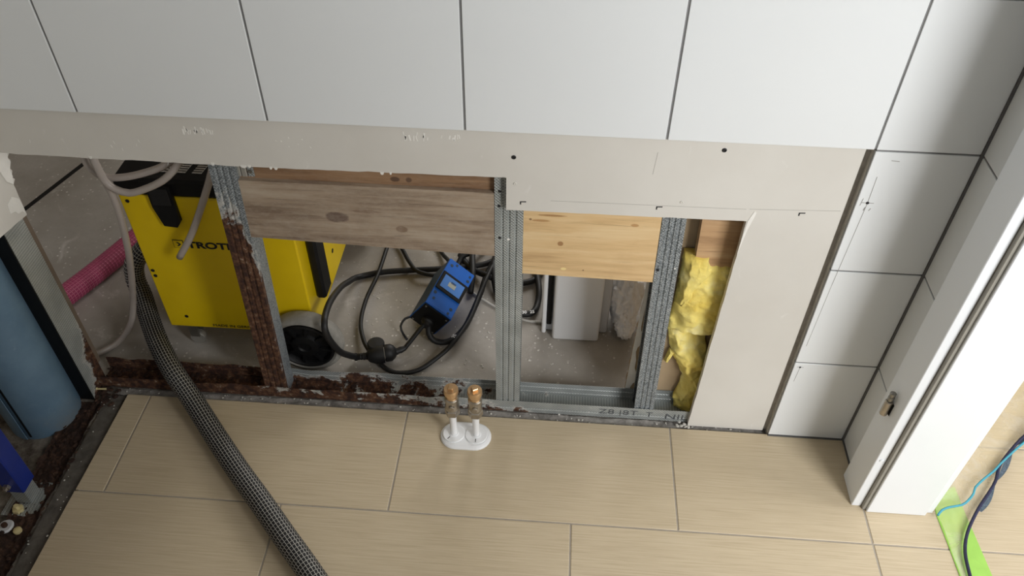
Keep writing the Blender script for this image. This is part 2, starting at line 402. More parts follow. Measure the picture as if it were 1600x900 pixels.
def thing(name, loc, label, cat, group=None, kind=None):
    o = bpy.data.objects.new(name, None); C.objects.link(o); o.location = loc; o.empty_display_size = .02
    return tag(o, label, cat, group, kind)
def text(name, s, mat, parent, mtx, size, xs=1.0, depth=.0003, bold=0.0):
    cu = bpy.data.curves.new(name, 'FONT'); cu.body = s; cu.size = size; cu.extrude = depth; cu.offset = bold
    t = bpy.data.objects.new(name, cu); C.objects.link(t)
    dg = bpy.context.evaluated_depsgraph_get(); me = bpy.data.meshes.new_from_object(t.evaluated_get(dg))
    bpy.data.objects.remove(t); sc = Matrix.Diagonal((xs, 1, 1, 1))
    vs = [mtx @ (sc @ v.co) for v in me.vertices]; fs = [list(p.vertices) for p in me.polygons]
    return mesh_obj(name, vs, fs, mat, parent)
FACING = lambda x, y, z: Matrix(((1, 0, 0, x), (0, 0, -1, y), (0, 1, 0, z), (0, 0, 0, 1)))     # text standing on a plane that faces -y
def screw(parent, x, y, z, r=.0035, mat='screw_black', axis='y', name='screw'):
    return MB().lathe([(r, 0), (r, -.0006), (r * .7, -.0012), (r * .25, -.0006)], (x, y, z), axis, 10).build(name, mat, parent)

ZF = -.012        # bare screed; tiled floor is z = 0
# ------------------------------------------------------------------ floor
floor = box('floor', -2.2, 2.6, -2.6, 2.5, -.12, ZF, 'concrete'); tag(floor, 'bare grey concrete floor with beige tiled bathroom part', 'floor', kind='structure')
def grid_floor():
    g = .0016
    def t(x0, x1, y0, y1, dx0=0.0): slab('floor_tile', [(x0 + g + dx0, y0 + g), (x1 - g, y0 + g), (x1 - g, y1 - g), (x0 + g, y1 - g)], ZF + .001, 0, 'floor_tile', floor)
    rows = [(-.2545, .0045), (-.513, -.2545), (-.7715, -.513), (-1.03, -.7715)]
    for r, (y0, y1) in enumerate(rows):
        xs = [-.968, -.911, -.3075, .2905, .681] if r % 2 == 0 else [-.975, -.532, .0715, .681]
        for i, (a, b) in enumerate(zip(xs, xs[1:])): t(a, b, y0, y1, -.006 if i == 0 else 0)
    # doorway and the room beyond it
    for (y0, y1) in [(-1.03, -.7715), (-.7715, -.513), (-.513, -.2545), (-.2545, .0045), (.0045, .263)]:
        k = round((y0 + 1.03) / .2585)
        xs = [.681, 1.1, 1.7] if k % 2 else [.681, .9905 + .4, 1.99]
        if y1 > .1: xs = [.823] + xs[1:]
        for a, b in zip(xs, xs[1:]): t(a, b, y0, y1)
    box('grout_bed', -.966, .50, -1.03, .003, ZF, -.0012, 'floor_grout', floor); box('grout_bed', .50, 1.7, -1.03, -.0005, ZF, -.0012, 'floor_grout', floor); box('grout_bed', .825, 1.7, .0, .262, ZF, -.0012, 'floor_grout', floor)
grid_floor()
def strip(name, x0, x1, y0, y1, z, mat, seed, n, alongx=True, amp=.003):
    """rough mortar strip left where wall board stood"""
    v = []; f = []; m = 5
    for i in range(n + 1):
        for j in range(m):
            x = x0 + (x1 - x0) * (i / n if alongx else j / (m - 1)); y = y0 + (y1 - y0) * (j / (m - 1) if alongx else i / n)
            h = z + amp * noise.noise(Vector((x * 40 + seed, y * 90, 0))) + amp * .8 * noise.noise(Vector((x * 130, y * 130, seed)))
            v.append((x, y, max(h, ZF + .0005)))
    for i in range(n):
        for j in range(m - 1): a = i * m + j; f.append((a, a + 1, a + m + 1, a + m) if not alongx else (a, a + m, a + m + 1, a + 1))
    return mesh_obj(name, v, f, mat, floor, smooth=True)
strip('mortar_strip', -1.0, .50, .0042, .0245, -.0065, 'mortar', 3, 220)
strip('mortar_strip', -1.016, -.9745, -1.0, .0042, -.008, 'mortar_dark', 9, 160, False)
# dark joint across the rear room's floor
mesh_obj('expansion_joint', [(-1.62, .48, ZF + .001), (-1.605, .475, ZF + .001), (-1.425, 1.08, ZF + .001), (-1.44, 1.085, ZF + .001), (-1.62, .48, ZF - .01), (-1.605, .475, ZF - .01), (-1.425, 1.08, ZF - .01), (-1.44, 1.085, ZF - .01)],
         [(0, 1, 2, 3), (0, 4, 5, 1), (1, 5, 6, 2), (2, 6, 7, 3), (3, 7, 4, 0), (7, 6, 5, 4)], 'black_plastic', floor)

# ------------------------------------------------------------------ main wall: plasterboard with the cut opening, tiles above
def jag(a, b, n, amp, seed):
    out = []
    for i in range(n + 1):
        t = i / n; p = Vector(a) * (1 - t) + Vector(b) * t; d = (Vector(b) - Vector(a)).normalized(); q = Vector((-d.y, d.x))
        out.append(tuple(p + q * amp * noise.noise(Vector((t * n * .6, seed, 0)))))
    return out
wall = thing('wall_back', (0, .0185, 0), 'grey plasterboard wall with a cut opening, white tiles above', 'wall', kind='structure')
bo = [(-1.0, 2.5), (-1.0, .667)] + jag((-.99, .667), (-.5, .664), 26, .0022, 1.3) + jag((-.49, .664), (-.0835, .668), 22, .0022, 4.1) + [(-.0835, .597)] + jag((-.08, .597), (.335, .599), 20, .0007, 7.7) + [(.341, .599)] + jag((.3405, .58), (.332, .004), 26, .0016, 2.2) + [(.332, .001), (.4995, .001), (.4995, .768), (.675, .768), (.675, 2.5)]
MB().prism(bo, 'y', .012, .025).build('plasterboard', 'plasterboard', wall)
box('plasterboard', .509, .675, .012, .025, ZF + .0005, .7675, 'plasterboard', wall)
for (a, b, c, d) in [(-.93, .645, .012, .003), (-.53, .6655, .010, .004), (-.49, .6645, .008, .003), (-.275, .6655, .006, .002)]:
    pass
box('rear_board', -2.2, .69, .0815, .094, .72, 2.5, 'paper_brown', wall)
def rear_torn():
    e = jag((.205, .719), (.2, .36), 24, .002, 3.0) + [(.200, .34)] + jag((.197, .3), (.1885, .03), 26, .004, 8.0) + [(.187, ZF + .001)]
    MB().prism(e + [(.69, ZF + .001), (.69, .719)], 'y', .0815, .094).build('rear_board', 'paper_brown', wall)
    # torn paper edge, bare white gypsum showing
    w = []
    for i in range(45):
        z = .60 - i * (.60 - .0) / 44; x = .203 - .015 * (.6 - z) / .6
        wd = .007 + .012 * max(0, noise.noise(Vector((z * 22, 5.5, 0)))) + .016 * math.exp(-((z - .205) / .018) ** 2) + .016 * math.exp(-((z - .075) / .022) ** 2)
        w.append((x, z, wd))
    o = [(x - .0005, z) for x, z, _ in w] + [(x + d, z) for x, z, d in w[::-1]]
    MB().prism(o, 'y', .0802, .0813).build('torn_edge', 'torn_paper', wall)
rear_torn()
TX = [-1.0, -.802, -.479, -.151, .177, .5085]; G = .0019
def wtile(x0, x1, z0, z1): box('wall_tile', x0 + G, x1 - G, 0, .0108, z0 + G, z1 - G, 'wall_tile', wall, .0008)
for r in range(3):
    z0 = .765 + r * .2555
    for a, b in zip(TX, TX[1:]): wtile(a, b, z0, z0 + .2555)
ZR = [0.0015, .2485, .504, .765, 1.0205, 1.276, 1.5315]
for z0, z1 in zip(ZR, ZR[1:]): wtile(.5085, .6755, z0, z1)
box('grout_bed', -1.0, .675, .0022, .0125, .7672, 1.53, 'grout', wall); box('grout_bed', .512, .675, .0022, .0125, .0, .7672, 'grout', wall)
# rough edge of old adhesive on the tiles' cut side
def rough_edge():
    v = []; f = []
    n = 120
    for i in range(n + 1):
        z = .002 + .762 * i / n
        for j in range(3):
            y = .001 + .0115 * j / 2; v.append((.5088 - .0012 * abs(noise.noise(Vector((z * 120, j * 3, 1)))) - .0008, y, z))
    for i in range(n):
        for j in range(2): a = i * 3 + j; f.append((a, a + 3, a + 4, a + 1))
    mesh_obj('adhesive_edge', v, f, 'old_adhesive', wall)
    box('joint_filler', .4997, .5088, .0165, .024, .0005, .7665, 'old_adhesive', wall)
rough_edge()
for (x, z, r, m) in [(-.071, .711, .0042, 'screw_black'), (.275, .745, .0042, 'screw_black'), (-.068, .656, .003, 'plaster_core'), (.222, .634, .003, 'plaster_core')]: screw(wall, x, .012, z, r, m)
def mark(x0, z0, x1, z1, w, mat='ink', y=.0118, name='pencil_mark'):
    d = (Vector((x1, z1)) - Vector((x0, z0))).normalized(); q = Vector((-d.y, d.x)) * w / 2
    MB().prism([(x0 + q.x, z0 + q.y), (x1 + q.x, z1 + q.y), (x1 - q.x, z1 - q.y), (x0 - q.x, z0 - q.y)], 'y', y, y + .0004).build(name, mat, wall)
for (x, z) in [(-.058, .617), (.181, .621), (.427, .623)]:
    mark(x, z, x + .010, z + .0006, .0022); mark(x, z - .006, x, z + .001, .0024)
mark(-.005, .6225, .335, .6255, .0005, 'pencil'); mark(.34, .626, .495, .632, .0005, 'pencil'); mark(.168, .735, .165, .69, .0006, 'pencil')
rs = random.Random(11)
def smear(x0, x1, z0, z1, n, w, h):
    for _ in range(n):
        x = rs.uniform(x0, x1); z = rs.uniform(z0, z1); hh = h * rs.uniform(.4, 1); mark(x, z, x + rs.uniform(-.002, .002), z - hh, w * rs.uniform(.4, 1), 'torn_paper', .0117, 'plaster_smear')
smear(-.635, -.555, .735, .742, 16, .003, .012); smear(-.26, -.16, .742, .752, 16, .003, .012); smear(-.55, -.40, .70, .73, 7, .002, .003); smear(-.92, -.70, .69, .72, 6, .0015, .008)
MB().prism([(.350, .622), (.354, .618), (.3465, .58), (.3425, .545), (.3395, .52), (.3405, .56), (.343, .60)], 'y', .0113, .0119).build('filler_streak', 'torn_paper', wall)
for (x, z, w) in [(-.545, .664, .012), (-.535, .665, .006), (-.497, .6635, .005), (-.488, .6630, .006), (-.30, .664, .007), (-.285, .665, .004), (-.82, .667, .006), (-.60, .666, .006)]:
    MB().prism([(x - w / 2, z + .003), (x - w * .4, z - .0012), (x - w * .1, z - .003), (x + w * .3, z - .002), (x + w / 2, z + .003)], 'y', .0112, .0135).build('torn_paper', 'torn_paper', wall)
for (x0, z0, x1, z1, w) in [(.5285, .661, .5275, .715, .0009), (.5285, .661, .5225, .47, .0008), (.519, .6612, .539, .6612, .0009), (.5175, .655, .519, .67, .001), (.526, .645, .5275, .652, .0016), (.535, .645, .537, .65, .0012), (.5225, .47, .519, .30, .0006), (.523, .235, .521, .19, .0008), (.517, .2355, .530, .2355, .0008), (.54, .748, .553, .747, .001)]:
    mark(x0, z0, x1, z1, w, 'pencil', -.0003)

screw(wall, .5285, 0, .6612, .0028, 'screw_black', 'y', 'drill_hole'); screw(wall, .523, 0, .2355, .0022, 'screw_black', 'y', 'drill_hole')

# ------------------------------------------------------------------ right wall, door frame
wr = thing('wall_right', (.75, -.06, 0), 'white tiled return wall beside the door frame', 'wall', kind='structure')
box('wall_core', .688, .806, -.16, .0775, .0006, 2.5, 'plasterboard', wr); box('wall_core', .69, .81, .095, 2.5, ZF + .001, 2.5, 'plasterboard', wr)
box('wall_core', .688, .806, -1.29, -.17, 2.05, 2.5, 'plasterboard', wr); box('wall_core', .688, .806, -2.6, -1.30, .0006, 2.5, 'plasterboard', wr)  # the piece past the doorway is unseen, added to dim the left side
for z0, z1 in zip(ZR, ZR[1:]): box('wall_tile', .677, .6875, -.0935, -.003, z0 + G, z1 - G, 'wall_tile', wr, .0008)
box('grout_bed', .679, .6878, -.094, 0, .001, 1.53, 'grout', wr)
box('corner_sealant', .6738, .679, -.0032, .003, .001, 1.53, 'sealant', wr); box('floor_sealant', .51, .677, -.0025, .002, -.001, .0022, 'sealant', wr); box('floor_sealant', .6745, .679, -.093, -.002, -.001, .0022, 'sealant', wr)
dr = thing('door_1', (.735, -.17, 0), 'white door frame with rebate seal, door removed', 'door', kind='structure')
MB().box(.657, .6768, -.168, -.0935, .0006, 2.1, .0012).build('casing', 'white_paint', dr)
MB().box(.6772, .6845, -.1665, -.1615, .0006, 2.05).build('seal', 'seal', dr)
MB().box(.6772, .6845, -.176, -.1668, .0006, 2.05, .001).build('seal', 'seal', dr)
MB().box(.6850, .8055, -.1815, -.1612, .0006, 2.05, .0012).build('jamb', 'white_paint', dr)
MB().box(.8068, .822, -.174, -.098, .0006, 2.1, .0012).build('casing', 'white_paint', dr)
MB().lathe([(.0035, 0), (.0035, -.0015), (.002, -.002)], (.667, -.168, .166), 'y', 12).build('plug', 'white_paint', dr)
hg = MB().lathe([(.0072, 0), (.0075, .002), (.0075, .036), (.006, .038)], (.6495, -.128, .262), 'z', 16).build('hinge', 'nickel', dr, True)
MB().lathe([(.0045, 0), (.0045, .004), (.006, .005), (.006, .011), (.0045, .012), (.0045, .016), (.0058, .017), (.0058, .022), (.003, .024)], (.6495, -.128, .300), 'z', 14).build('pin', 'steel', hg, True)
MB().box(.6555, .6572, -.137, -.120, .266, .296, .0005).build('leaf', 'black_plastic', hg)

# ------------------------------------------------------------------ left wall (opened at the foot), rear room shell
wlft = thing('wall_left', (-1.006, -.5, .53), 'torn white plasterboard side wall above the exposed pipe', 'wall', kind='structure')
lp = [(.05, 2.5), (.05, .655)] + [(.046, .648), (.050, .64), (.041, .636), (.045, .628), (.034, .618), (.037, .610), (.028, .601), (.033, .594), (.024, .588)] + jag((.024, .585), (.019, .524), 8, .001, 3.3) + [(.019, .521)] + jag((.017, .5215), (-.35, .585), 20, .0014, 5.5) + [(-2.6, .585), (-2.6, 2.5)]
MB().prism(lp, 'x', -1.0125, -1.0).build('plasterboard', 'plasterboard', wlft)
MB().prism([(.047, .65), (.039, .634), (.042, .627), (.031, .616), (.030, .603), (.022, .59), (.010, .605), (.006, .64), (.0, .70), (.045, .70)], 'x', -1.0, -.9985).build('torn_paper', 'torn_paper', wlft)
MB().prism([(.018, .56), (.004, .575), (-.014, .57), (-.018, .552), (-.006, .548), (.0, .538), (.012, .535), (.017, .525), (.0185, .54)], 'x', -1.0, -.9992).build('torn_paper', 'torn_paper', wlft)
box('rear_board', -1.36, -1.345, -2.6, .0, ZF + .001, 2.5, 'paper_brown', wlft)  # unseen board, added to block light and darken the opened cavity
box('board_end', -1.054, -1.044, .0535, .066, .045, .719, 'brown_dark', wlft)
ce = box('ceiling', -2.2, 2.6, -2.6, 2.5, 2.5, 2.6, 'plasterboard'); tag(ce, 'white ceiling over both rooms', 'ceiling', kind='structure')
wb = box('wall_rear', -2.2, .69, 2.4, 2.5, ZF + .001, 2.5, 'plasterboard'); tag(wb, 'far wall of the room behind', 'wall', kind='structure')
ws = box('wall_side', -2.3, -2.2, .09, 2.5, ZF + .001, 2.5, 'plasterboard'); tag(ws, 'side wall of the room behind', 'wall', kind='structure')

# ------------------------------------------------------------------ steel studs and floor tracks
def cstud(x0, x1, y0=.0255, y1=.0755, open_right=False):
    """C section: grooved front flange, web, rear flange with lips"""
    w = x1 - x0; g = .0022
    fl = [(0, 0)]
    for c in (.26, .5, .74): fl += [(c * w - .003, 0), (c * w - .0012, g), (c * w + .0012, g), (c * w + .003, 0)]
    fl += [(w, 0)]
    if open_right:   # web on the left side
        pts = [(x1, y0 + .008)] + [(x0 + p[0], y0 + p[1]) for p in fl[::-1]] + [(x0, y1), (x1, y1), (x1, y1 - .008)]
    else:
        pts = [(x0, y0 + .008)] + [(x0 + p[0], y0 + p[1]) for p in fl] + [(x1, y1), (x0, y1), (x0, y1 - .008)]
    return pts
def stud(x0, x1, lean, mat, label, open_right=False, z0=.0005, z1=2.45, extra=None):
    t = thing('steel_stud', ((x0 + x1) / 2, .05, z0), label, 'stud', 'steel studs in the opened wall')
    s_ = sheet('channel', cstud(x0, x1, open_right=open_right), .0009, z0, z1, mat, t, lean)
    return t
s1 = stud(-.6415, -.5925, .037, 'galv_stud_rust', 'steel stud rusted brown at its foot, in front of the yellow machine', False, z1=.72)
s2 = stud(-.1045, -.0535, .0, 'galv', 'clean grey steel stud in the middle, between the two wood pieces', True, z1=.72)
s3 = stud(.2085, .2515, -.020, 'galv_spangle', 'grey steel stud left of the yellow insulation', False, z1=.72)
for (x, z) in [(-.096, .628), (-.097, .595), (-.096, .52)]: screw(s2, x, .0253, z, .0032)
screw(s2, -.080, .0253, .517, .0028, 'torn_paper', 'y', 'plaster_spot'); screw(s3, .2045, .0253, .46, .0032)
screw(s3, .236, .0253, .466, .002, 'torn_paper', 'y', 'plaster_spot')
# corner stud of the left wall, leaning
def left_stud():
    t = thing('steel_stud', (-1.06, .0, ZF), 'knurled steel corner stud next to the blue pipe', 'stud', 'steel studs in the opened wall')
    poly = [(-1.09, -.0085), (-1.0425, -.0085), (-1.0425, .006), (-1.043, .008), (-1.0425, .010), (-1.0425, .024), (-1.043, .026), (-1.0425, .028), (-1.0425, .0515), (-1.05, .0515)]
    sheet('channel', poly[::-1], .0009, ZF + .0025, .72, 'galv_foot_rust', t)
    MB().box(-1.088, -1.0432, -.0125, -.0098, ZF + .003, .70).build('black_strip', 'black_plastic', t)  # plain black strip over the web, on the pipe side
    return t
left_stud()
tr = thing('floor_track', (-.35, .05, ZF), 'long steel floor track, rusted at its left half, under the opening', 'track')
def wobble(p, a):
    if p[1] > .0 and a < -.2:
        return (p[0] + .0035 * noise.noise(Vector((a * 13, p[0] * 60, 0))), p[1] + .006 * noise.noise(Vector((a * 26, p[0] * 60, 3))) - .003)
    return p
sheet('channel', [(.0242, .036), (.0242, .015), (.0255, .012), (.0242, .009), (.0242, -.0012), (.0785, -.0012), (.0785, .006), (.0772, .008), (.0785, .010), (.0785, .022), (.0772, .024), (.0785, .026), (.0785, .0385)][::-1], .0009, -1.040, .66, 'galv_track_rust', tr, axis='x', segs=150, wob=wobble)
text('stamped_text', 'Z8 |8T', 'stamp', tr, FACING(.128, .0226, .012), .024, 1.35, .0002, -.0004)
text('stamped_text', 'T', 'stamp', tr, FACING(.235, .0226, .010), .024, 1.2, .0002, -.0004)
text('stamped_text', 'NIL', 'stamp', tr, FACING(.278, .0226, .006), .027, 1.3, .0002, -.0004)
# rusted track of the left wall
tl = thing('floor_track', (-1.05, -.45, ZF), 'flattened rust-eaten floor track beside the blue pipe', 'track')
def left_track():
    v = []; f = []; n = 150; m = 12
    for i in range(n + 1):
        y = -.02 - 1.0 * i / n
        for j in range(m):
            u_ = j / (m - 1); x = -1.085 + .067 * u_
            h = ZF + .003 + .0045 * noise.noise(Vector((x * 70, y * 45, 2))) + .003 * noise.noise(Vector((x * 210, y * 160, 6)))
            if j == m - 1: h += .009 + .007 * noise.noise(Vector((0, y * 50, 9)))
            if j == 0: h += .006 + .007 * noise.noise(Vector((4, y * 40, 9)))
            v.append((x + .004 * noise.noise(Vector((y * 30, j, 1))), y, max(h, ZF + .0008)))
    for i in range(n):
        for j in range(m - 1): a = i * m + j; f.append((a, a + 1, a + m + 1, a + m))
    mesh_obj('channel', v, f, 'rust', tl)
left_track()
def lumps(name, spots, mat, parent, seed):
    rnd = random.Random(seed); bm = bmesh.new()
    for (x, y, z, r) in spots:
        q = bmesh.ops.create_icosphere(bm, subdivisions=1, radius=r)
        sx, sy_, sz = rnd.uniform(.6, 1.5), rnd.uniform(.6, 1.5), rnd.uniform(.25, .7); a = rnd.uniform(0, 6.28)
        for w in q['verts']:
            c = w.co * (1 + .4 * noise.noise(w.co * 200 + Vector((x * 99, y * 99, 0)))); c = Vector((c.x * sx, c.y * sy_, c.z * sz)); c.rotate(Matrix.Rotation(a, 3, 'Z')); w.co = c + Vector((x, y, z))
    b = MB(); b.bm.free(); b.bm = bm
    return tag(b.build(name, mat, parent), kind='stuff')
rnd = random.Random(3)
lumps('rust_flakes', [(rnd.uniform(-1.09, -1.015), -rnd.random() ** 1.3 * .5 + .01, ZF + rnd.uniform(.002, .008), rnd.uniform(.002, .007)) for _ in range(170)], 'rust', tl, 5)
lumps('rust_flakes', [(-1.045 + rnd.random() ** 1.6 * .75, rnd.uniform(.027, .075), .001, rnd.uniform(.002, .006)) for _ in range(150)] + [(rnd.uniform(-1.04, -.99), rnd.uniform(-.03, .024), -.006, rnd.uniform(.003, .008)) for _ in range(40)], 'rust', tr, 6)
lumps('plaster_crumbs', [(rnd.uniform(-.98, .45), rnd.gauss(.012, .006), -.003, rnd.uniform(.001, .0026)) for _ in range(90)] + [(rnd.uniform(-1.02, -.98), rnd.uniform(-.45, 0), -.004, rnd.uniform(.0008, .002)) for _ in range(26)] + [(rnd.gauss(.325, .01), rnd.uniform(.008, .022), -.001, rnd.uniform(.002, .004)) for _ in range(14)], 'plaster_core', floor, 8)
lumps('plaster_crumbs', [(rnd.uniform(-.62, .19), .1 + rnd.random() ** 1.5 * .5, ZF + .0003, rnd.uniform(.001, .0034)) for _ in range(260)] + [(rnd.uniform(-1.1, -.65), rnd.uniform(.09, .16), ZF + .0003, rnd.uniform(.001, .003)) for _ in range(40)], 'plaster_core', floor, 9)

# ------------------------------------------------------------------ timber between the studs
def plank(name, pts, y0, y1, mat, label):
    o = MB().prism(pts, 'y', y0, y1).build(name, mat); return tag(o, label, 'timber', 'timber pieces in the opened wall')
plank('timber_board', [(-.570, .622), (-.106, .622), (-.106, .4725), (-.575, .488)], .0262, .0362, 'wood_weathered', 'long weathered grey-brown board between the rusty and the middle stud')
plank('timber_beam', [(-.568, .715), (-.106, .715), (-.106, .49), (-.572, .50)], .0366, .0725, 'wood_brown_dark', 'darker brown beam showing above and behind the long weathered board')
plank('timber_board', [(-.053, .715), (.193, .715), (.199, .4265), (-.0525, .4315)], .0262, .050, 'wood_pine', 'light pine board between the two clean steel studs')
plank('timber_board', [(.268, .715), (.372, .715), (.372, .449), (.277, .4465)], .050, .072, 'wood_brown', 'short brown board above the yellow insulation')
br = thing('fixing_bracket', (-.570, .034, .624), 'small ribbed metal bracket in front of the brown beam, beside the rusty stud', 'bracket')
for i, (a, b) in enumerate([(-.592, -.578), (-.5765, -.564), (-.5625, -.553)]): box('rib', a, b, .0322, .0362, .626, .70, 'aluminium', br, .0008)
box('plate', -.5515, -.540, .0337, .0362, .626, .70, 'galv', br, .0006)
MB().lathe([(.0042, 0), (.0042, -.0018), (.002, -.002), (.002, -.0006)], (-.546, .0337, .638), 'y', 12).build('rivet', 'steel', br)

# ------------------------------------------------------------------ yellow glass wool
def wool():
    t = thing('insulation', (.30, .05, ZF), 'yellow glass wool stuffed in the narrow right bay', 'insulation')
    def sheetlump(name, outline, y_front, y_back, seed, amp):
        """outline: list of (z, x_left, x_right) from top to bottom"""
        v = []; f = []; m = 34; n = len(outline) * 16
        def at(tz):
            k = tz * (len(outline) - 1); i = min(int(k), len(outline) - 2); r = k - i; a, b = outline[i], outline[i + 1]
            return [a[q] * (1 - r) + b[q] * r for q in range(3)]
        for i in range(n + 1):
            z, xl, xr = at(i / n)
            for j in range(m):
                u_ = j / (m - 1); x = xl + (xr - xl) * u_
                edge = min(1, 4 * min(u_, 1 - u_) + .12) * min(1, 10 * min(i / n, 1 - i / n) + .25)
                y = y_back + (y_front - y_back) * edge + amp * noise.noise(Vector((x * 26, z * 22, seed))) + amp * .5 * noise.noise(Vector((x * 80, z * 70, seed))) + amp * .14 * noise.noise(Vector((x * 190, z * 120, seed)))
                v.append((x + .004 * noise.noise(Vector((z * 60, u_ * 6, seed))), max(min(y, .0745), .0268), z + .004 * noise.noise(Vector((x * 60, z * 30, seed)))))
        N = len(v)
        for i in range(n + 1):
            z, xl, xr = at(i / n)
            for j in range(m): v.append((xl + (xr - xl) * j / (m - 1), .0768, z))
        for i in range(n):
            for j in range(m - 1): a = i * m + j; f.append((a, a + m, a + m + 1, a + 1)); f.append((N + a, N + a + 1, N + a + m + 1, N + a + m))
        for i in range(n):
            a = i * m; f.append((a, N + a, N + a + m, a + m)); a += m - 1; f.append((a, a + m, N + a + m, N + a))
        for j in range(m - 1): f.append((j, j + 1, N + j + 1, N + j)); a = n * m + j; f.append((a, N + a, N + a + 1, a + 1))
        mesh_obj(name, v, f, 'glass_wool', t, smooth=True)
    sheetlump('batt', [(.47, .2565, .392), (.40, .2565, .392), (.33, .2565, .39), (.29, .254, .39), (.262, .252, .388)], .042, .07, 2.1, .010)
    sheetlump('fold', [(.266, .2535, .33), (.20, .266, .345), (.15, .29, .365), (.11, .308, .37), (.075, .306, .37), (.035, .298, .37), (.0, .305, .372)], .050, .072, 7.4, .014)
    sheetlump('tuft', [(.19, .268, .279), (.15, .262, .270)], .062, .072, 4.4, .004)
    sheetlump('fold', [(.475, .2565, .30), (.44, .2565, .312), (.40, .2565, .29), (.35, .2565, .272)], .031, .05, 9.4, .006)
wool()

# ------------------------------------------------------------------ yellow dehumidifier on wheels
dh = thing('dehumidifier', (-.72, .36, ZF), 'yellow and black dehumidifier on wheels behind the wall', 'machine')
X0, X1, Y0, Y1 = -.9005, -.546, .158, .60
body = MB().box(X0, X1, Y0, Y1, .074, .468, .003).build('body', 'yellow_paint', dh)
MB().box(X0 - .002, X1 + .002, Y0 - .001, Y1, .4685, .511, .006).build('top_cover', 'black_plastic', dh)
la = MB().prism([(-.829, .500), (-.829, .448), (-.818, .398), (-.790, .395), (-.779, .411), (-.779, .500)], 'y', Y0 - .010, Y0 - .0012).build('latch', 'black_plastic', dh)
MB().box(-.8235, -.785, Y0 - .013, Y0 - .0101, .455, .497, .001).build('grip', 'dark_rubber', la)
for i in range(4):
    xc = -.800 + i * .034
    vg = MB().prism([(xc - .010, .186), (xc + .010, .186), (xc + .016, .228), (xc - .004, .228)], 'z', .5112, .5124).build('vent_grille', 'vent_grey', dh)
    for k in range(5):
        q = .190 + k * .0078; d = (q - .186) / .042 * .006; MB().prism([(xc - .010 + d, q), (xc + .010 + d, q), (xc + .0102 + d, q + .0018), (xc - .0098 + d, q + .0018)], 'z', .5125, .5133).build('vent_bar', 'black_plastic', vg)
MB().box(X1, X1 + .024, .205, .262, .145, .44, .006).build('side_handle', 'black_plastic', dh)
for (x, z) in [(-.884, .453), (-.890, .256), (-.8885, .240), (-.852, .111)]: screw(dh, x, Y0 - .0005, z, .0045)
MB().lathe([(.006, 0), (.006, .001), (.003, .0012)], (X1 + .0001, .371, .152), 'x', 12).build('screw', 'screw_black', dh)
lg = MB().prism([(-.8185, .330), (-.7955, .330), (-.7955, .352), (-.8185, .352)], 'y', Y0 - .0012, Y0 - .0001).build('logo_frame', 'ink', dh)
MB().prism([(-.8173, .3312), (-.7967, .3312), (-.7967, .3508), (-.8173, .3508)], 'y', Y0 - .0016, Y0 - .0013).build('logo_field', 'yellow_paint', lg)
MB().prism([(-.811, .3465), (-.8065, .3465), (-.8005, .341), (-.8065, .3355), (-.811, .3355), (-.8055, .341)], 'y', Y0 - .0022, Y0 - .0017).build('logo_arrow', 'ink', lg)
text('brand_lettering', 'TROTEC', 'ink', dh, FACING(-.789, Y0 - .0008, .3315), .0245, 1.36, .0003, .0008)
text('small_lettering', 'MADE IN GERMANY', 'ink', dh, FACING(-.795, Y0 - .0008, .082), .0105, 1.3, .0003)
def wheel(cx, cz, y0, y1, r):
    t = MB().lathe([(r * .795, y0 + .0165), (r * .80, y0 + .004), (r * .86, y0), (r * .95, y0 + .003), (r, y0 + .011), (r, y1 - .011), (r * .95, y1 - .003), (r * .8, y1)], (cx, 0, cz), 'y', 40).build('wheel', 'tyre', dh, True, 50)
    h = MB().lathe([(r * .79, y0 + .014), (r * .79, y0 + .0005), (r * .73, y0 - .001), (r * .69, y0 + .004), (r * .67, y0 + .013), (r * .40, y0 + .010), (r * .36, y0 + .001), (r * .18, y0 - .001), (r * .15, y0 + .003), (.002, y0 + .003)][::-1], (cx, 0, cz), 'y', 40).build('hub', 'black_plastic', t, True, 40)
    for k in range(8):
        a = k * math.pi / 4 + .2; m = Matrix.Translation((cx, 0, cz)) @ Matrix.Rotation(a, 4, 'Y')
        MB().box(r * .33, r * .70, y0 + .003, y0 + .013, -.0035, .0035, 0, m).build('spoke', 'black_plastic', h)
wheel(-.563, .076, .113, .155, .088)
wheel(-.563, .076, .603, .645, .088)
ca = MB().box(-.878, -.844, .172, .206, .058, .0735, .002).build('caster', 'steel', dh)
MB().box(-.872, -.850, .176, .181, .018, .058, .001).build('fork', 'steel', ca); MB().box(-.872, -.850, .199, .204, .018, .058, .001).build('fork', 'steel', ca)
MB().lathe([(.018, .182), (.0195, .185), (.0195, .195), (.018, .198)], (-.861, 0, ZF + .0195), 'y', 20).build('caster_wheel', 'aluminium', ca, True)

# ------------------------------------------------------------------ hoses and tubes
hs = tube('ventilation_hose', [(-.94, .36, .20), (-.985, .325, .185), (-1.025, .30, .145), (-1.032, .285, .10), (-1.012, .256, .072), (-.961, .175, .062), (-.905, .095, .068), (-.848, .026, .064), (-.787, -.034, .040), (-.712, -.115, .0275), (-.635, -.197, .0245), (-.561, -.272, .0245), (-.496, -.34, .0245), (-.421, -.417, .0245), (-.30, -.55, .0245), (-.2, -.72, .0245)], .0232, 'hose_dark', n=24, step=.0022, rib=.0009, ribp=1 / 112)
tag(hs, 'black hose with white mesh sleeve running onto the beige tiles', 'hose')
pk = tube('ventilation_hose', [(-1.33, .11, .018), (-1.273, .201, .018), (-1.249, .281, .018), (-1.205, .379, .02), (-1.158, .497, .022), (-1.119, .607, .022), (-1.05, .75, .022)], .0282, 'hose_pink', n=24, step=.0022, rib=.0009, ribp=1 / 105, floor=ZF)
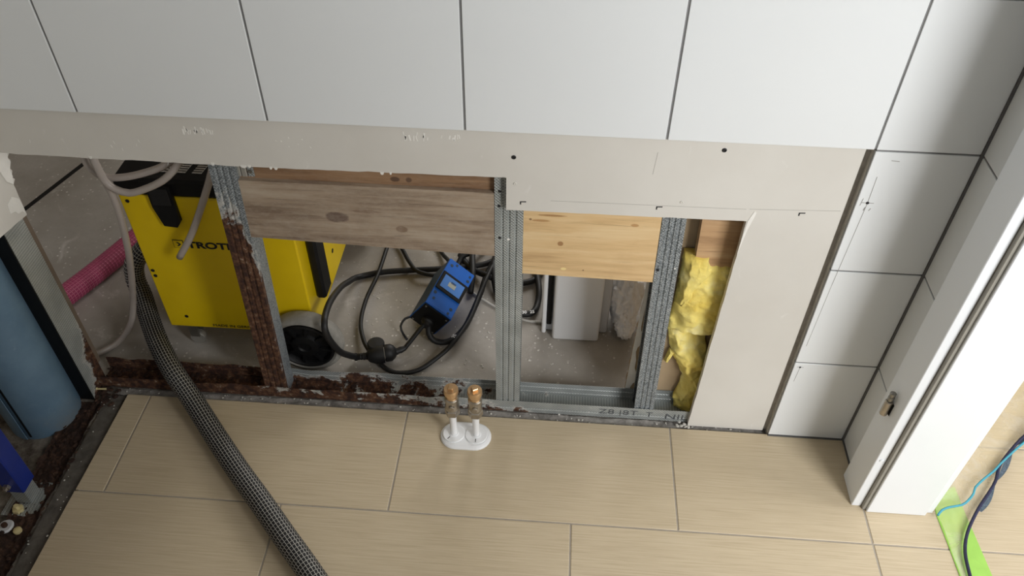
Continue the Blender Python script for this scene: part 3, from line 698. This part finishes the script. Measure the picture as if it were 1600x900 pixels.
tag(pk, 'pink red mesh sleeved hose lying behind the yellow machine', 'hose')
RT = .0075
t1 = tube('drain_tube', [(-.93, .15, .60), (-.925, .14, .574), (-.919, .135, .553), (-.905, .135, .535), (-.884, .135, .529), (-.847, .135, .534), (-.808, .135, .546), (-.77, .135, .562), (-.74, .14, .58), (-.70, .18, .585), (-.70, .30, .545), (-.74, .36, .53)], RT, 'tube_grey')
tag(t1, 'upper loop of grey drain tube hanging at the black lid', 'tube', 'grey drain tube loops')
t2 = tube('drain_tube', [(-.91, .19, .62), (-.893, .125, .60), (-.888, .115, .566), (-.883, .112, .538), (-.869, .112, .52), (-.842, .112, .511), (-.805, .112, .524), (-.766, .112, .545), (-.739, .115, .568), (-.715, .14, .59), (-.67, .2, .60), (-.66, .34, .545), (-.70, .42, .53)], RT, 'tube_grey')
tag(t2, 'lower loop of grey drain tube sagging over the black lid', 'tube', 'grey drain tube loops')
t3 = tube('drain_tube', [(-.912, .15, .62), (-.903, .132, .575), (-.895, .128, .536), (-.890, .128, .49), (-.892, .128, .44), (-.901, .130, .381), (-.920, .142, .31), (-.945, .157, .237), (-.968, .171, .175), (-0.991, 0.183, 0.115), (-1.008, 0.177, 0.065), (-1.036, 0.17, 0.02), (-1.065, 0.151, -0.004), (-1.097, .121, -.0045), (-1.16, .095, -.0045)], RT, 'tube_grey', floor=ZF)
tag(t3, 'grey drain tube running down to the concrete at the left', 'tube', 'grey drain tube loops')
t4 = tube('drain_tube', [(-.60, .2, .60), (-.62, .14, .615), (-.646, .12, .604), (-.665, .12, .565), (-.682, .12, .529), (-.715, .12, .464), (-.75, .12, .4), (-.792, .12, .336)], RT, 'tube_grey')
tag(t4, 'cut end of grey drain tube hanging over the lettering', 'tube', 'grey drain tube loops')
ts = tube('string', [(-.755, .122, .600), (-.752, .1255, .592), (-.748, .126, .583), (-.751, .126, .573)], .0015, 'cable_white', n=6, step=.003)
tag(ts, 'scrap of white thread hanging on the tube loop', 'thread')

# ------------------------------------------------------------------ blue energy meter box, plug, cables
mt = thing('energy_meter', (-.2683, .3341, ZF), 'blue plug-in energy meter box lying tilted among black cables', 'meter')
MM = Matrix(((.2646, .8014, .5364, -.2683), (.9632, -.1923, -.1878, .3341), (.0474, -.5663, .8228, .0505), (0, 0, 0, 1)))
MM = MM @ Matrix.Diagonal((1, 1, 1, 1))
def mbox(name, x0, x1, y0, y1, z0, z1, mat, parent, bev=0.0):
    return MB().box(x0, x1, y0, y1, z0, z1, bev, MM).build(name, mat, parent)
L2, W2, H2 = .0808, .0386, .0448
mbox('housing', -L2 + .004, L2, -W2, W2, -H2, H2 - .006, 'blue_dark', mt, .002); mbox('top_panel', -L2 + .004, L2, -W2, W2, H2 - .0055, H2, 'blue_plastic', mt, .0012)
mbox('side_panel', -L2 + .004, L2, W2 + .0002, W2 + .0012, -H2 + .002, H2 - .006, 'blue_plastic', mt)
mbox('rim', -L2 + .001, -L2 + .0038, -W2 - .0008, W2 + .0008, -H2 - .0008, H2 + .0008, 'blue_plastic', mt, .0008)
fp = mbox('end_plate', -L2 - .003, -L2 + .0008, -W2 + .002, W2 - .002, -H2 + .002, H2 - .002, 'black_plastic', mt, .001)
for sy_ in (-1, 1):
    for sz in (-1, 1): mbox('screw', -L2 - .0045, -L2 - .0031, sy_ * (W2 - .008) - .0025, sy_ * (W2 - .008) + .0025, sz * (H2 - .008) - .0025, sz * (H2 - .008) + .0025, 'steel', fp, .001)
def mdisk(name, c, prof, axis, mat, parent, n=20):
    b = MB().lathe(prof, c, axis, n)
    for v in b.bm.verts: v.co = MM @ v.co
    return b.build(name, mat, parent)
mdisk('gland', (-L2 - .003, 0, -.008), [(.016, 0), (.016, -.006), (.012, -.010), (.010, -.018), (.006, -.018)], 'x', 'dark_rubber', fp)
fr = mbox('display_frame', -.026, .033, -W2 + .001, W2 - .001, H2 + .0001, H2 + .005, 'black_plastic', mt, .0015)
sc_ = mbox('display', -.017, .024, -W2 + .009, W2 - .009, H2 + .0051, H2 + .0056, 'screen_blue', fr)
mbox('readout', -.004, .010, -.012, .009, H2 + .0057, H2 + .006, 'lcd', sc_)
tx = text('digits', '0000', 'ink', sc_, MM @ Matrix.Translation((.006, -.009, H2 + .0061)) @ Matrix.Rotation(-math.pi / 2, 4, 'Z') @ Matrix.Rotation(math.pi, 4, 'X') @ Matrix.Translation((-.016, -.008, 0)), .009, .8, .0002)
for (x, y) in [(.062, -.026), (.050, .030), (-.038, -.030), (-.055, .026)]:
    mdisk('screw_recess', (x, y, H2), [(.0045, .0001), (.0045, .0006), (.003, .0006)], 'z', 'blue_dark', mt, 12)
for (x, y) in [(.072, -.014), (.066, .030), (-.056, -.026), (-.070, .024)]: mbox('slot', x - .0035, x + .0035, y - .003, y + .003, H2 + .0001, H2 + .0006, 'blue_dark', mt)
pg = thing('power_plug', (-.405, .158, ZF), 'black rubber plug and coupling joined on the concrete', 'plug')
A, B = Vector((-.43, .152, .012)), Vector((-.362, .172, .012))
def along(name, A, B, prof, mat, parent, n=20):
    d = (B - A); L = d.length; q = d.to_track_quat('Z', 'Y').to_matrix().to_4x4(); m = Matrix.Translation(A) @ q
    b = MB().lathe([(r, t * L) for r, t in prof], (0, 0, 0), 'z', n)
    for v in b.bm.verts: v.co = m @ v.co
    return b.build(name, mat, parent, True, 40)
along('coupling', A, B, [(.010, 0), (.016, .06), (.020, .2), (.0235, .34), (.0235, .58)], 'dark_rubber', pg)
along('plug_body', A, B, [(.0205, .60), (.0215, .64), (.0215, .82), (.016, .93), (.009, 1.0)], 'dark_rubber', pg)
lid = MB().lathe([(.004, 0), (.019, .001), (.021, .004), (.021, .009), (.018, .012), (.003, .013)], (-.412, .178, .022), 'z', 20).build('lid', 'dark_rubber', pg, True)
sl = along('strain_relief', Vector((-.462, .1535, .004)), Vector((-.428, .1525, .012)), [(.0065, 0), (.010, .05), (.010, .15), (.0075, .2), (.0085, .3), (.0075, .4), (.009, .5), (.0078, .6), (.0095, .7), (.0082, .8), (.010, 1)], 'dark_rubber', pg, 14)
along('strain_relief', Vector((-.363, .1715, .012)), Vector((-.342, .183, .014)), [(.009, 0), (.0075, .3), (.0085, .5), (.0068, .8), (.006, 1)], 'dark_rubber', pg, 14)
def cable(pts, r, label, mat='dark_rubber', name='power_cable', fl=ZF):
    return tag(tube(name, pts, r, mat, n=10, step=.008, floor=fl), label, 'cable', 'cables in the room behind')
cable([(-.13, .56, 0), (-.174, .52, .0), (-.234, .502, .0), (-.294, .489, .0), (-.363, .479, .0), (-.448, .464, .0), (-.513, .439, .0), (-.517, .37, .048), (-.519, .30, .092), (-.511, .19, .15), (-.499, .106, .177), (-.494, .092, .143), (-.481, .110, .074), (-.469, .135, .031), (-.459, .155, .003)], .0078, 'thick black cable looping past the wheel into the coupling')
cable([(-.456, .62, 0), (-.456, .537, .008), (-.459, .44, .012), (-.473, .351, .006), (-.471, .27, .004), (-.45, .206, .008), (-.425, .165, .01)], .0055, 'black cable coming straight down to the coupling')
cable([(-.343, .182, .014), (-.327, .206, .024), (-.307, .237, .036), (-.292, .252, .043)], .0055, 'short black cable from the plug to the meter box')
cable([(-.292, .248, .038), (-.290, .229, .022), (-.277, .221, .006), (-.251, .222, .0), (-.228, .238, .0), (-.206, .279, .0), (-.192, .332, .002), (-.178, .399, .006), (-.168, .464, .012), (-.15, .514, .02), (-.13, .58, .0)], .0075, 'black cable curling from the meter plate around its right side')
cable([(-.402, .147, .0), (-.379, .128, -.004), (-.346, .120, -.006), (-.302, .134, -.006), (-.258, .176, .0), (-.226, .212, .014), (-.196, .287, .018), (-.178, .377, .022), (-.162, .447, .028), (-.14, .544, .02), (-.12, .62, .0)], .0056, 'long black cable bowing below the meter box in the foreground')
cable([(-.45, .63, 0), (-.436, .598, .0), (-.41, .554, .0), (-.384, .503, .006), (-.352, .462, .010), (-.291, .455, .006), (-.25, .48, 0)], .0058, 'black cable dropping left of the meter under the timber')
cable([(-.34, .63, 0), (-.318, .587, -.003), (-.298, .548, .0), (-.272, .502, .012), (-.24, .44, .0)], .0058, 'short black cable behind the top of the meter box')
cable([(-.262, .46, .0), (-.249, .51, .006), (-.24, .532, .012), (-.205, .557, .012), (-.17, .61, .0)], .0075, 'black cable arching behind the meter towards the middle stud')
cable([(-.215, .57, .0), (-.213, .525, .018), (-.205, .455, .018), (-.206, .405, -.003)], .0085, 'thick black cable standing behind the right meter corner')
cable([(-.25, .55, 0), (-.226, .508, .004), (-.197, .482, .004), (-.159, .452, .016), (-.115, .443, .004), (-.065, .452, .0), (-.03, .478, .0), (-.02, .54, .0), (-.05, .62, 0)], .0085, 'black cable crossing behind the middle stud at the top')
cb = cable([(-.145, .60, 0), (-.15, .539, .012), (-.152, .487, .024), (-.145, .438, .014), (-.128, .385, .0), (-.1, .348, .0), (-.061, .335, .0), (-.036, .345, .0), (-.026, .38, .0), (-.026, .43, .008), (-.04, .52, .0)], .0085, 'black cable with white printed tag right of the middle stud')
for (a, s_) in (((-.064, .334), '30'), ((-.044, .337), '25')):
    text('cable_marking', s_, 'white_plastic', cb, Matrix.Translation((a[0], a[1] - .006, .0092)) @ Matrix.Rotation(.15, 4, 'Z'), .014, .85, .0002, .0004)
cable([(-.24, .45, -.008), (-.217, .429, -.008), (-.189, .402, -.008), (-.135, .363, -.008), (-.091, .343, -.008), (-.057, .322, -.008), (-.007, .318, -.008), (.03, .325, -.008)], .0032, 'thin pale grey cable on the concrete by the white box', 'cable_white')
cable([(-.340, .282, .024), (-.356, .27, .026), (-.364, .250, .02), (-.358, .24, .004), (-.346, .230, -.008)], .003, 'thin black strap curling off the meter box', 'dark_rubber', 'strap')
mkr = text('cable_marking', '25', 'white_plastic', [o for o in C.objects if o.name.startswith('power_cable')][4], Matrix.Translation((-.225, .222, .0165)) @ Matrix.Rotation(1.2, 4, 'Z'), .014, .9, .0002, .0003)

# ------------------------------------------------------------------ white appliance and rag in the rear room
wbx = thing('white_container', (.075, .30, ZF), 'white plastic appliance with rounded edges below the pine board', 'appliance')
MB().box(.0145, .131, .262, .292, ZF + .0005, .40, .008, None, 3).build('front_panel', 'white_plastic', wbx, True)
MB().box(-.0125, .1535, .2935, .345, ZF + .0005, .40, .007, None, 3).build('back_panel', 'grey_plastic', wbx, True)
MB().box(-.0005, .0118, .2838, .2932, .02, .38, .003, None, 2).build('slot', 'black_plastic', wbx)
MB().box(-.0125, -.0015, .283, .2933, ZF + .0005, .40, .004, None, 2).build('side_rail', 'white_plastic', wbx)
def rag():
    bm = bmesh.new()
    for (cx, cy_, cz, rx, ry, rz, sd) in [(.193, .345, .075, .042, .06, .085, 1), (.196, .30, .03, .026, .045, .04, 2), (.19, .40, .11, .04, .05, .08, 3)]:
        q = bmesh.ops.create_icosphere(bm, subdivisions=5, radius=1)
        for w in q['verts']:
            n_ = w.co.copy(); d = 0
            for k, (fr_, am) in enumerate(((1.6, .30), (3.6, .26), (8.0, .16))): d += am * (1 - 2 * abs(noise.noise(n_ * fr_ + Vector((sd * 7, k * 5, 0)))))
            s_ = .78 + d * .55; w.co = Vector((cx + n_.x * rx * s_, cy_ + n_.y * ry * s_, max(cz + n_.z * rz * s_, ZF + .0006)))
    b = MB(); b.bm.free(); b.bm = bm
    o = b.build('cleaning_rag', 'crumpled_white', None, True, 180)
    return tag(o, 'crumpled white rag heap beside the white appliance', 'rag')
rag()

# ------------------------------------------------------------------ radiator valves coming out of the tiles
def valve(x, label, tilt):
    t = thing('radiator_valve', (x, -.056, .006), label, 'valve', 'pair of pipe stubs with valves')
    MB().lathe([(.0078, .0121), (.0078, .085)], (x, -.056, 0), 'z', 20).build('pipe', 'white_plastic', t, True)
    nt = MB().lathe([(.0082, .078), (.0145, .082), (.0165, .085), (.0165, .099), (.0145, .101)], (x, -.056, 0), 'z', 6).build('nut', 'nickel', t)
    MB().lathe([(.0142, .1012), (.0155, .104), (.0155, .112), (.0135, .116), (.0135, .126), (.0152, .128), (.0152, .136), (.0125, .138)], (x, -.056, 0), 'z', 20).build('body', 'nickel', t, True)
    cp_ = MB().lathe([(.0118, .1385), (.0112, .139), (.0112, .150), (.0152, .152), (.0158, .154), (.0158, .164), (.0148, .1665)], (x, -.056, 0), 'z', 24).build('cap', 'brass', t, True)
    MB().box(-.0065, .0065, -.0055, .0055, .1666, .1735, .0012, Matrix.Translation((x, -.056, 0)) @ Matrix.Rotation(tilt, 4, 'Z')).build('lug', 'brass', cp_)
    m = Matrix.Translation((x, -.056, 0)) @ Matrix.Rotation(tilt, 4, 'Z')
    MB().lathe([(.0065, 0), (.0065, -.0165), (.0045, -.018)], (x + .001, -.056, .119), 'y', 14).build('side_screw', 'nickel', t, True)
valve(-.193, 'left of the twin brass-capped valves on white pipe', 1.45)
valve(-.143, 'right of the twin brass-capped valves on white pipe', .5)
ro = thing('pipe_rosette', (-.1665, -.056, .0003), 'white oval double pipe cover plate on the beige tiles', 'cover plate')
def stadium(hx, r, n=14):
    return [(hx + r * math.cos(a), r * math.sin(a)) for a in [-math.pi / 2 + math.pi * k / n for k in range(n + 1)]] + [(-hx + r * math.cos(a), r * math.sin(a)) for a in [math.pi / 2 + math.pi * k / n for k in range(n + 1)]]
def rosette():
    v = []; f = []; lev = [(.0365, .0003), (.0365, .003), (.0345, .0058), (.030, .0082)]
    n = None
    for r, z in lev:
        P = stadium(.0205, r); n = len(P); v += [(-.1665 + p[0], -.056 + p[1], z) for p in P]
    for i in range(len(lev) - 1):
        for k in range(n): f.append((i * n + k, i * n + (k + 1) % n, (i + 1) * n + (k + 1) % n, (i + 1) * n + k))
    f.append([(len(lev) - 1) * n + k for k in range(n)])
    mesh_obj('plate', v, f, 'white_plastic', ro, smooth=False)
    for x, a in ((-.193, -2.2), (-.143, -1.57)):
        r_ = MB().lathe([(.0245, .0083), (.0245, .0098), (.0235, .0106), (.011, .0106), (.0102, .0118), (.0092, .0118)], (x, -.056, 0), 'z', 32).build('ring', 'white_plastic', ro, True)
        MB().box(.0125, .0205, -.0007, .0007, .0107, .0110, 0, Matrix.Translation((x, -.056, 0)) @ Matrix.Rotation(a, 4, 'Z')).build('slit', 'ink', r_)
rosette()

# ------------------------------------------------------------------ blue waste pipe and cistern frame in the left wall
pp = thing('waste_pipe', (-1.136, -.056, ZF), 'dusty grey-blue waste pipe standing in the left wall', 'pipe')
MB().lathe([(.074, ZF + .0006), (.0755, .0), (.0755, 2.0)], (-1.136, -.056, 0), 'z', 48).build('barrel', 'pipe_blue', pp, True)
for a0, a1, r in ((-2.15, -1.55, .0775),):
    o = []
    for k in range(9): a = a0 + (a1 - a0) * k / 8; o.append((-1.136 + (r + .006 * k / 8) * math.cos(a), -.056 + (r + .006 * k / 8) * math.sin(a)))
    sheet('seam_flap', o, .0015, .0, 1.9, 'pipe_blue', pp)
MB().prism([(-1.136 + q * math.cos(a), -.056 + q * math.sin(a)) for q, a in ((.0757, -1.52), (.0757, -1.46), (.0765, -1.46), (.0765, -1.52))], 'z', .0, 1.9).build('seam_gap', 'black_plastic', pp)
cf = thing('cistern_frame', (-1.065, -.272, ZF), 'dark blue steel frame leg at the left edge', 'frame')
MB().box(-1.0875, -1.0455, -.293, -.251, .038, 1.1, .0025).build('leg', 'frame_blue', cf)
MB().box(-1.083, -1.050, -.289, -.2555, ZF + .004, .0375, .0015).build('foot', 'galv', cf)
MB().box(-1.105, -1.032, -.318, -.236, ZF + .0005, ZF + .0038, .001).build('foot_plate', 'galv', cf)
MB().lathe([(.011, ZF + .004), (.011, ZF + .012), (.005, ZF + .0125), (.005, ZF + .022)], (-1.071, -.306, 0), 'z', 6).build('bolt', 'yellow_plastic', cf)
MB().lathe([(.008, 0), (.008, -.006), (.0045, -.0065), (.0045, -.012)], (-1.072, -.2932, .062), 'y', 6).build('clamp_screw', 'nickel', cf)
an = thing('floor_anchor', (-1.078, -.345, ZF), 'pale round anchor washer on the floor by the blue frame leg', 'anchor')
MB().lathe([(.015, ZF + .003), (.016, ZF + .006), (.013, ZF + .009), (.006, ZF + .009)], (-1.078, -.345, 0), 'z', 20).build('washer', 'grey_plastic', an, True)
MB().lathe([(.0058, ZF + .0092), (.0058, ZF + .015), (.003, ZF + .016)], (-1.078, -.345, 0), 'z', 12).build('screw_head', 'rust', an, True)
an2 = MB().lathe([(.008, ZF + .003), (.008, ZF + .009), (.004, ZF + .011)], (-1.049, -.352, 0), 'z', 14).build('screw_cap', 'yellow_plastic', None, True); tag(an2, 'small yellowish screw cap near the frame foot', 'screw cap')
dw = thing('wall_plug', (-1.03, .012, -.004), 'yellow plastic wall plug lying on rust by the corner stud', 'wall plug')
along('shaft', Vector((-1.042, .010, .003)), Vector((-1.022, .013, .001)), [(.0022, 0), (.002, .5), (.0026, 1)], 'yellow_plastic', dw, 10)
along('collar', Vector((-1.045, .0095, .004)), Vector((-1.0415, .010, .003)), [(.0058, 0), (.005, .5), (.003, 1)], 'yellow_plastic', dw, 12)

# ------------------------------------------------------------------ dust-door film, tape and zip in the doorway
def film():
    o = thing('dust_film', (.95, -.08, .0), 'translucent dust-protection film lying on the floor beyond the door frame', 'film')
    zipline = [(1.30, .26), (1.091, .05), (1.067, .025), (1.031, -.01), (.996, -.05), (.974, -.089), (.952, -.118), (.911, -.166), (.874, -.219), (.858, -.262), (.852, -.312), (.849, -.364), (.86, -.46)]
    edge = [(.828, .26), (.828, .10), (.828, .05), (.828, .0), (.828, -.03), (.828, -.06), (.828, -.10), (.829, -.165), (.832, -.215), (.833, -.255), (.834, -.312), (.836, -.364), (.84, -.46)]
    v = []; f = []; m = 14; A_ = crom([(a[0], a[1], 0) for a in zipline], .02); n = 60
    Z = [A_[int(i * (len(A_) - 1) / n)] for i in range(n + 1)]; E_ = crom([(a[0], a[1], 0) for a in edge], .01); Ed = [E_[int(i * (len(E_) - 1) / n)] for i in range(n + 1)]
    for a, b in zip(Ed, Z):
        for j in range(m):
            t = j / (m - 1); p = a.lerp(b, t); h = .0025 + .006 * abs(noise.noise(Vector((p.x * 14, p.y * 14, 2)))) + .004 * abs(noise.noise(Vector((p.x * 45, p.y * 30, 5))))
            v.append((p.x, p.y, h))
    for i in range(n):
        for j in range(m - 1): a = i * m + j; f.append((a, a + 1, a + m + 1, a + m))
    mesh_obj('sheet', v, f, 'film', o, smooth=True)
    z = tube('zip', [(1.15, .10, .03), (1.091, .041, .02), (1.067, .021, .016), (1.031, -.014, .014), (.996, -.053, .013), (.974, -.092, .012), (.952, -.12, .012), (.911, -.168, .012), (.874, -.221, .011), (.856, -.264, .010), (.85, -.312, .009), (.847, -.364, .009), (.86, -.46, .009)], .0034, 'navy', o, n=8)
    w = []
    P = crom([(1.15, .10, 0), (1.091, .041, 0), (1.031, -.014, 0), (.974, -.092, 0), (.935, -.14, 0), (.911, -.168, 0)], .006)
    for i, p in enumerate(P):
        d = (P[min(i + 1, len(P) - 1)] - P[max(i - 1, 0)]).normalized(); q = Vector((d.y, -d.x, 0)); wd = .010 * abs(math.sin(i * .16 + 2.6)) + .001
        w.append((p + q * -wd + Vector((0, 0, .0145)), p + Vector((0, 0, .0135))))
    vv = [tuple(a) for pr in w for a in pr]; mesh_obj('zip_band', vv, [(2 * i, 2 * i + 1, 2 * i + 3, 2 * i + 2) for i in range(len(w) - 1)], 'zip_mesh', z)
    tube('stitch_line', [(.825, -.186, .013), (.838, -.173, .014), (.856, -.165, .014), (.881, -.159, .015), (.898, -.147, .015), (.915, -.129, .015), (.924, -.113, .015), (.95, -.09, .015), (.977, -.069, .015), (1.008, -.04, .015), (1.048, -.006, .016), (1.10, .035, .018)], .0024, 'teal', o, n=8)
    return o
film()
def tape():
    L_ = [(.852, -.125), (.830, -.166), (.829, -.182), (.832, -.25), (.834, -.312), (.840, -.46)]; R_ = [(.888, -.105), (.889, -.14), (.890, -.17), (.894, -.235), (.898, -.306), (.906, -.46)]
    v = [(a[0], a[1], .0012) for a in L_] + [(b[0], b[1], .0012) for b in R_] + [(a[0], a[1], .0003) for a in L_] + [(b[0], b[1], .0003) for b in R_]
    n = len(L_); f = []
    for i in range(n - 1):
        f += [(i, i + 1, n + i + 1, n + i), (2 * n + i, 3 * n + i, 3 * n + i + 1, 2 * n + i + 1), (i, 2 * n + i, 2 * n + i + 1, i + 1), (n + i, n + i + 1, 3 * n + i + 1, 3 * n + i)]
    f += [(0, n, 3 * n, 2 * n), (n - 1, 3 * n - 1, 4 * n - 1, 2 * n - 1)]
    return tag(mesh_obj('masking_tape', v, f, 'tape_green'), 'bright green tape strip on the tiles under the film', 'tape')
tape()
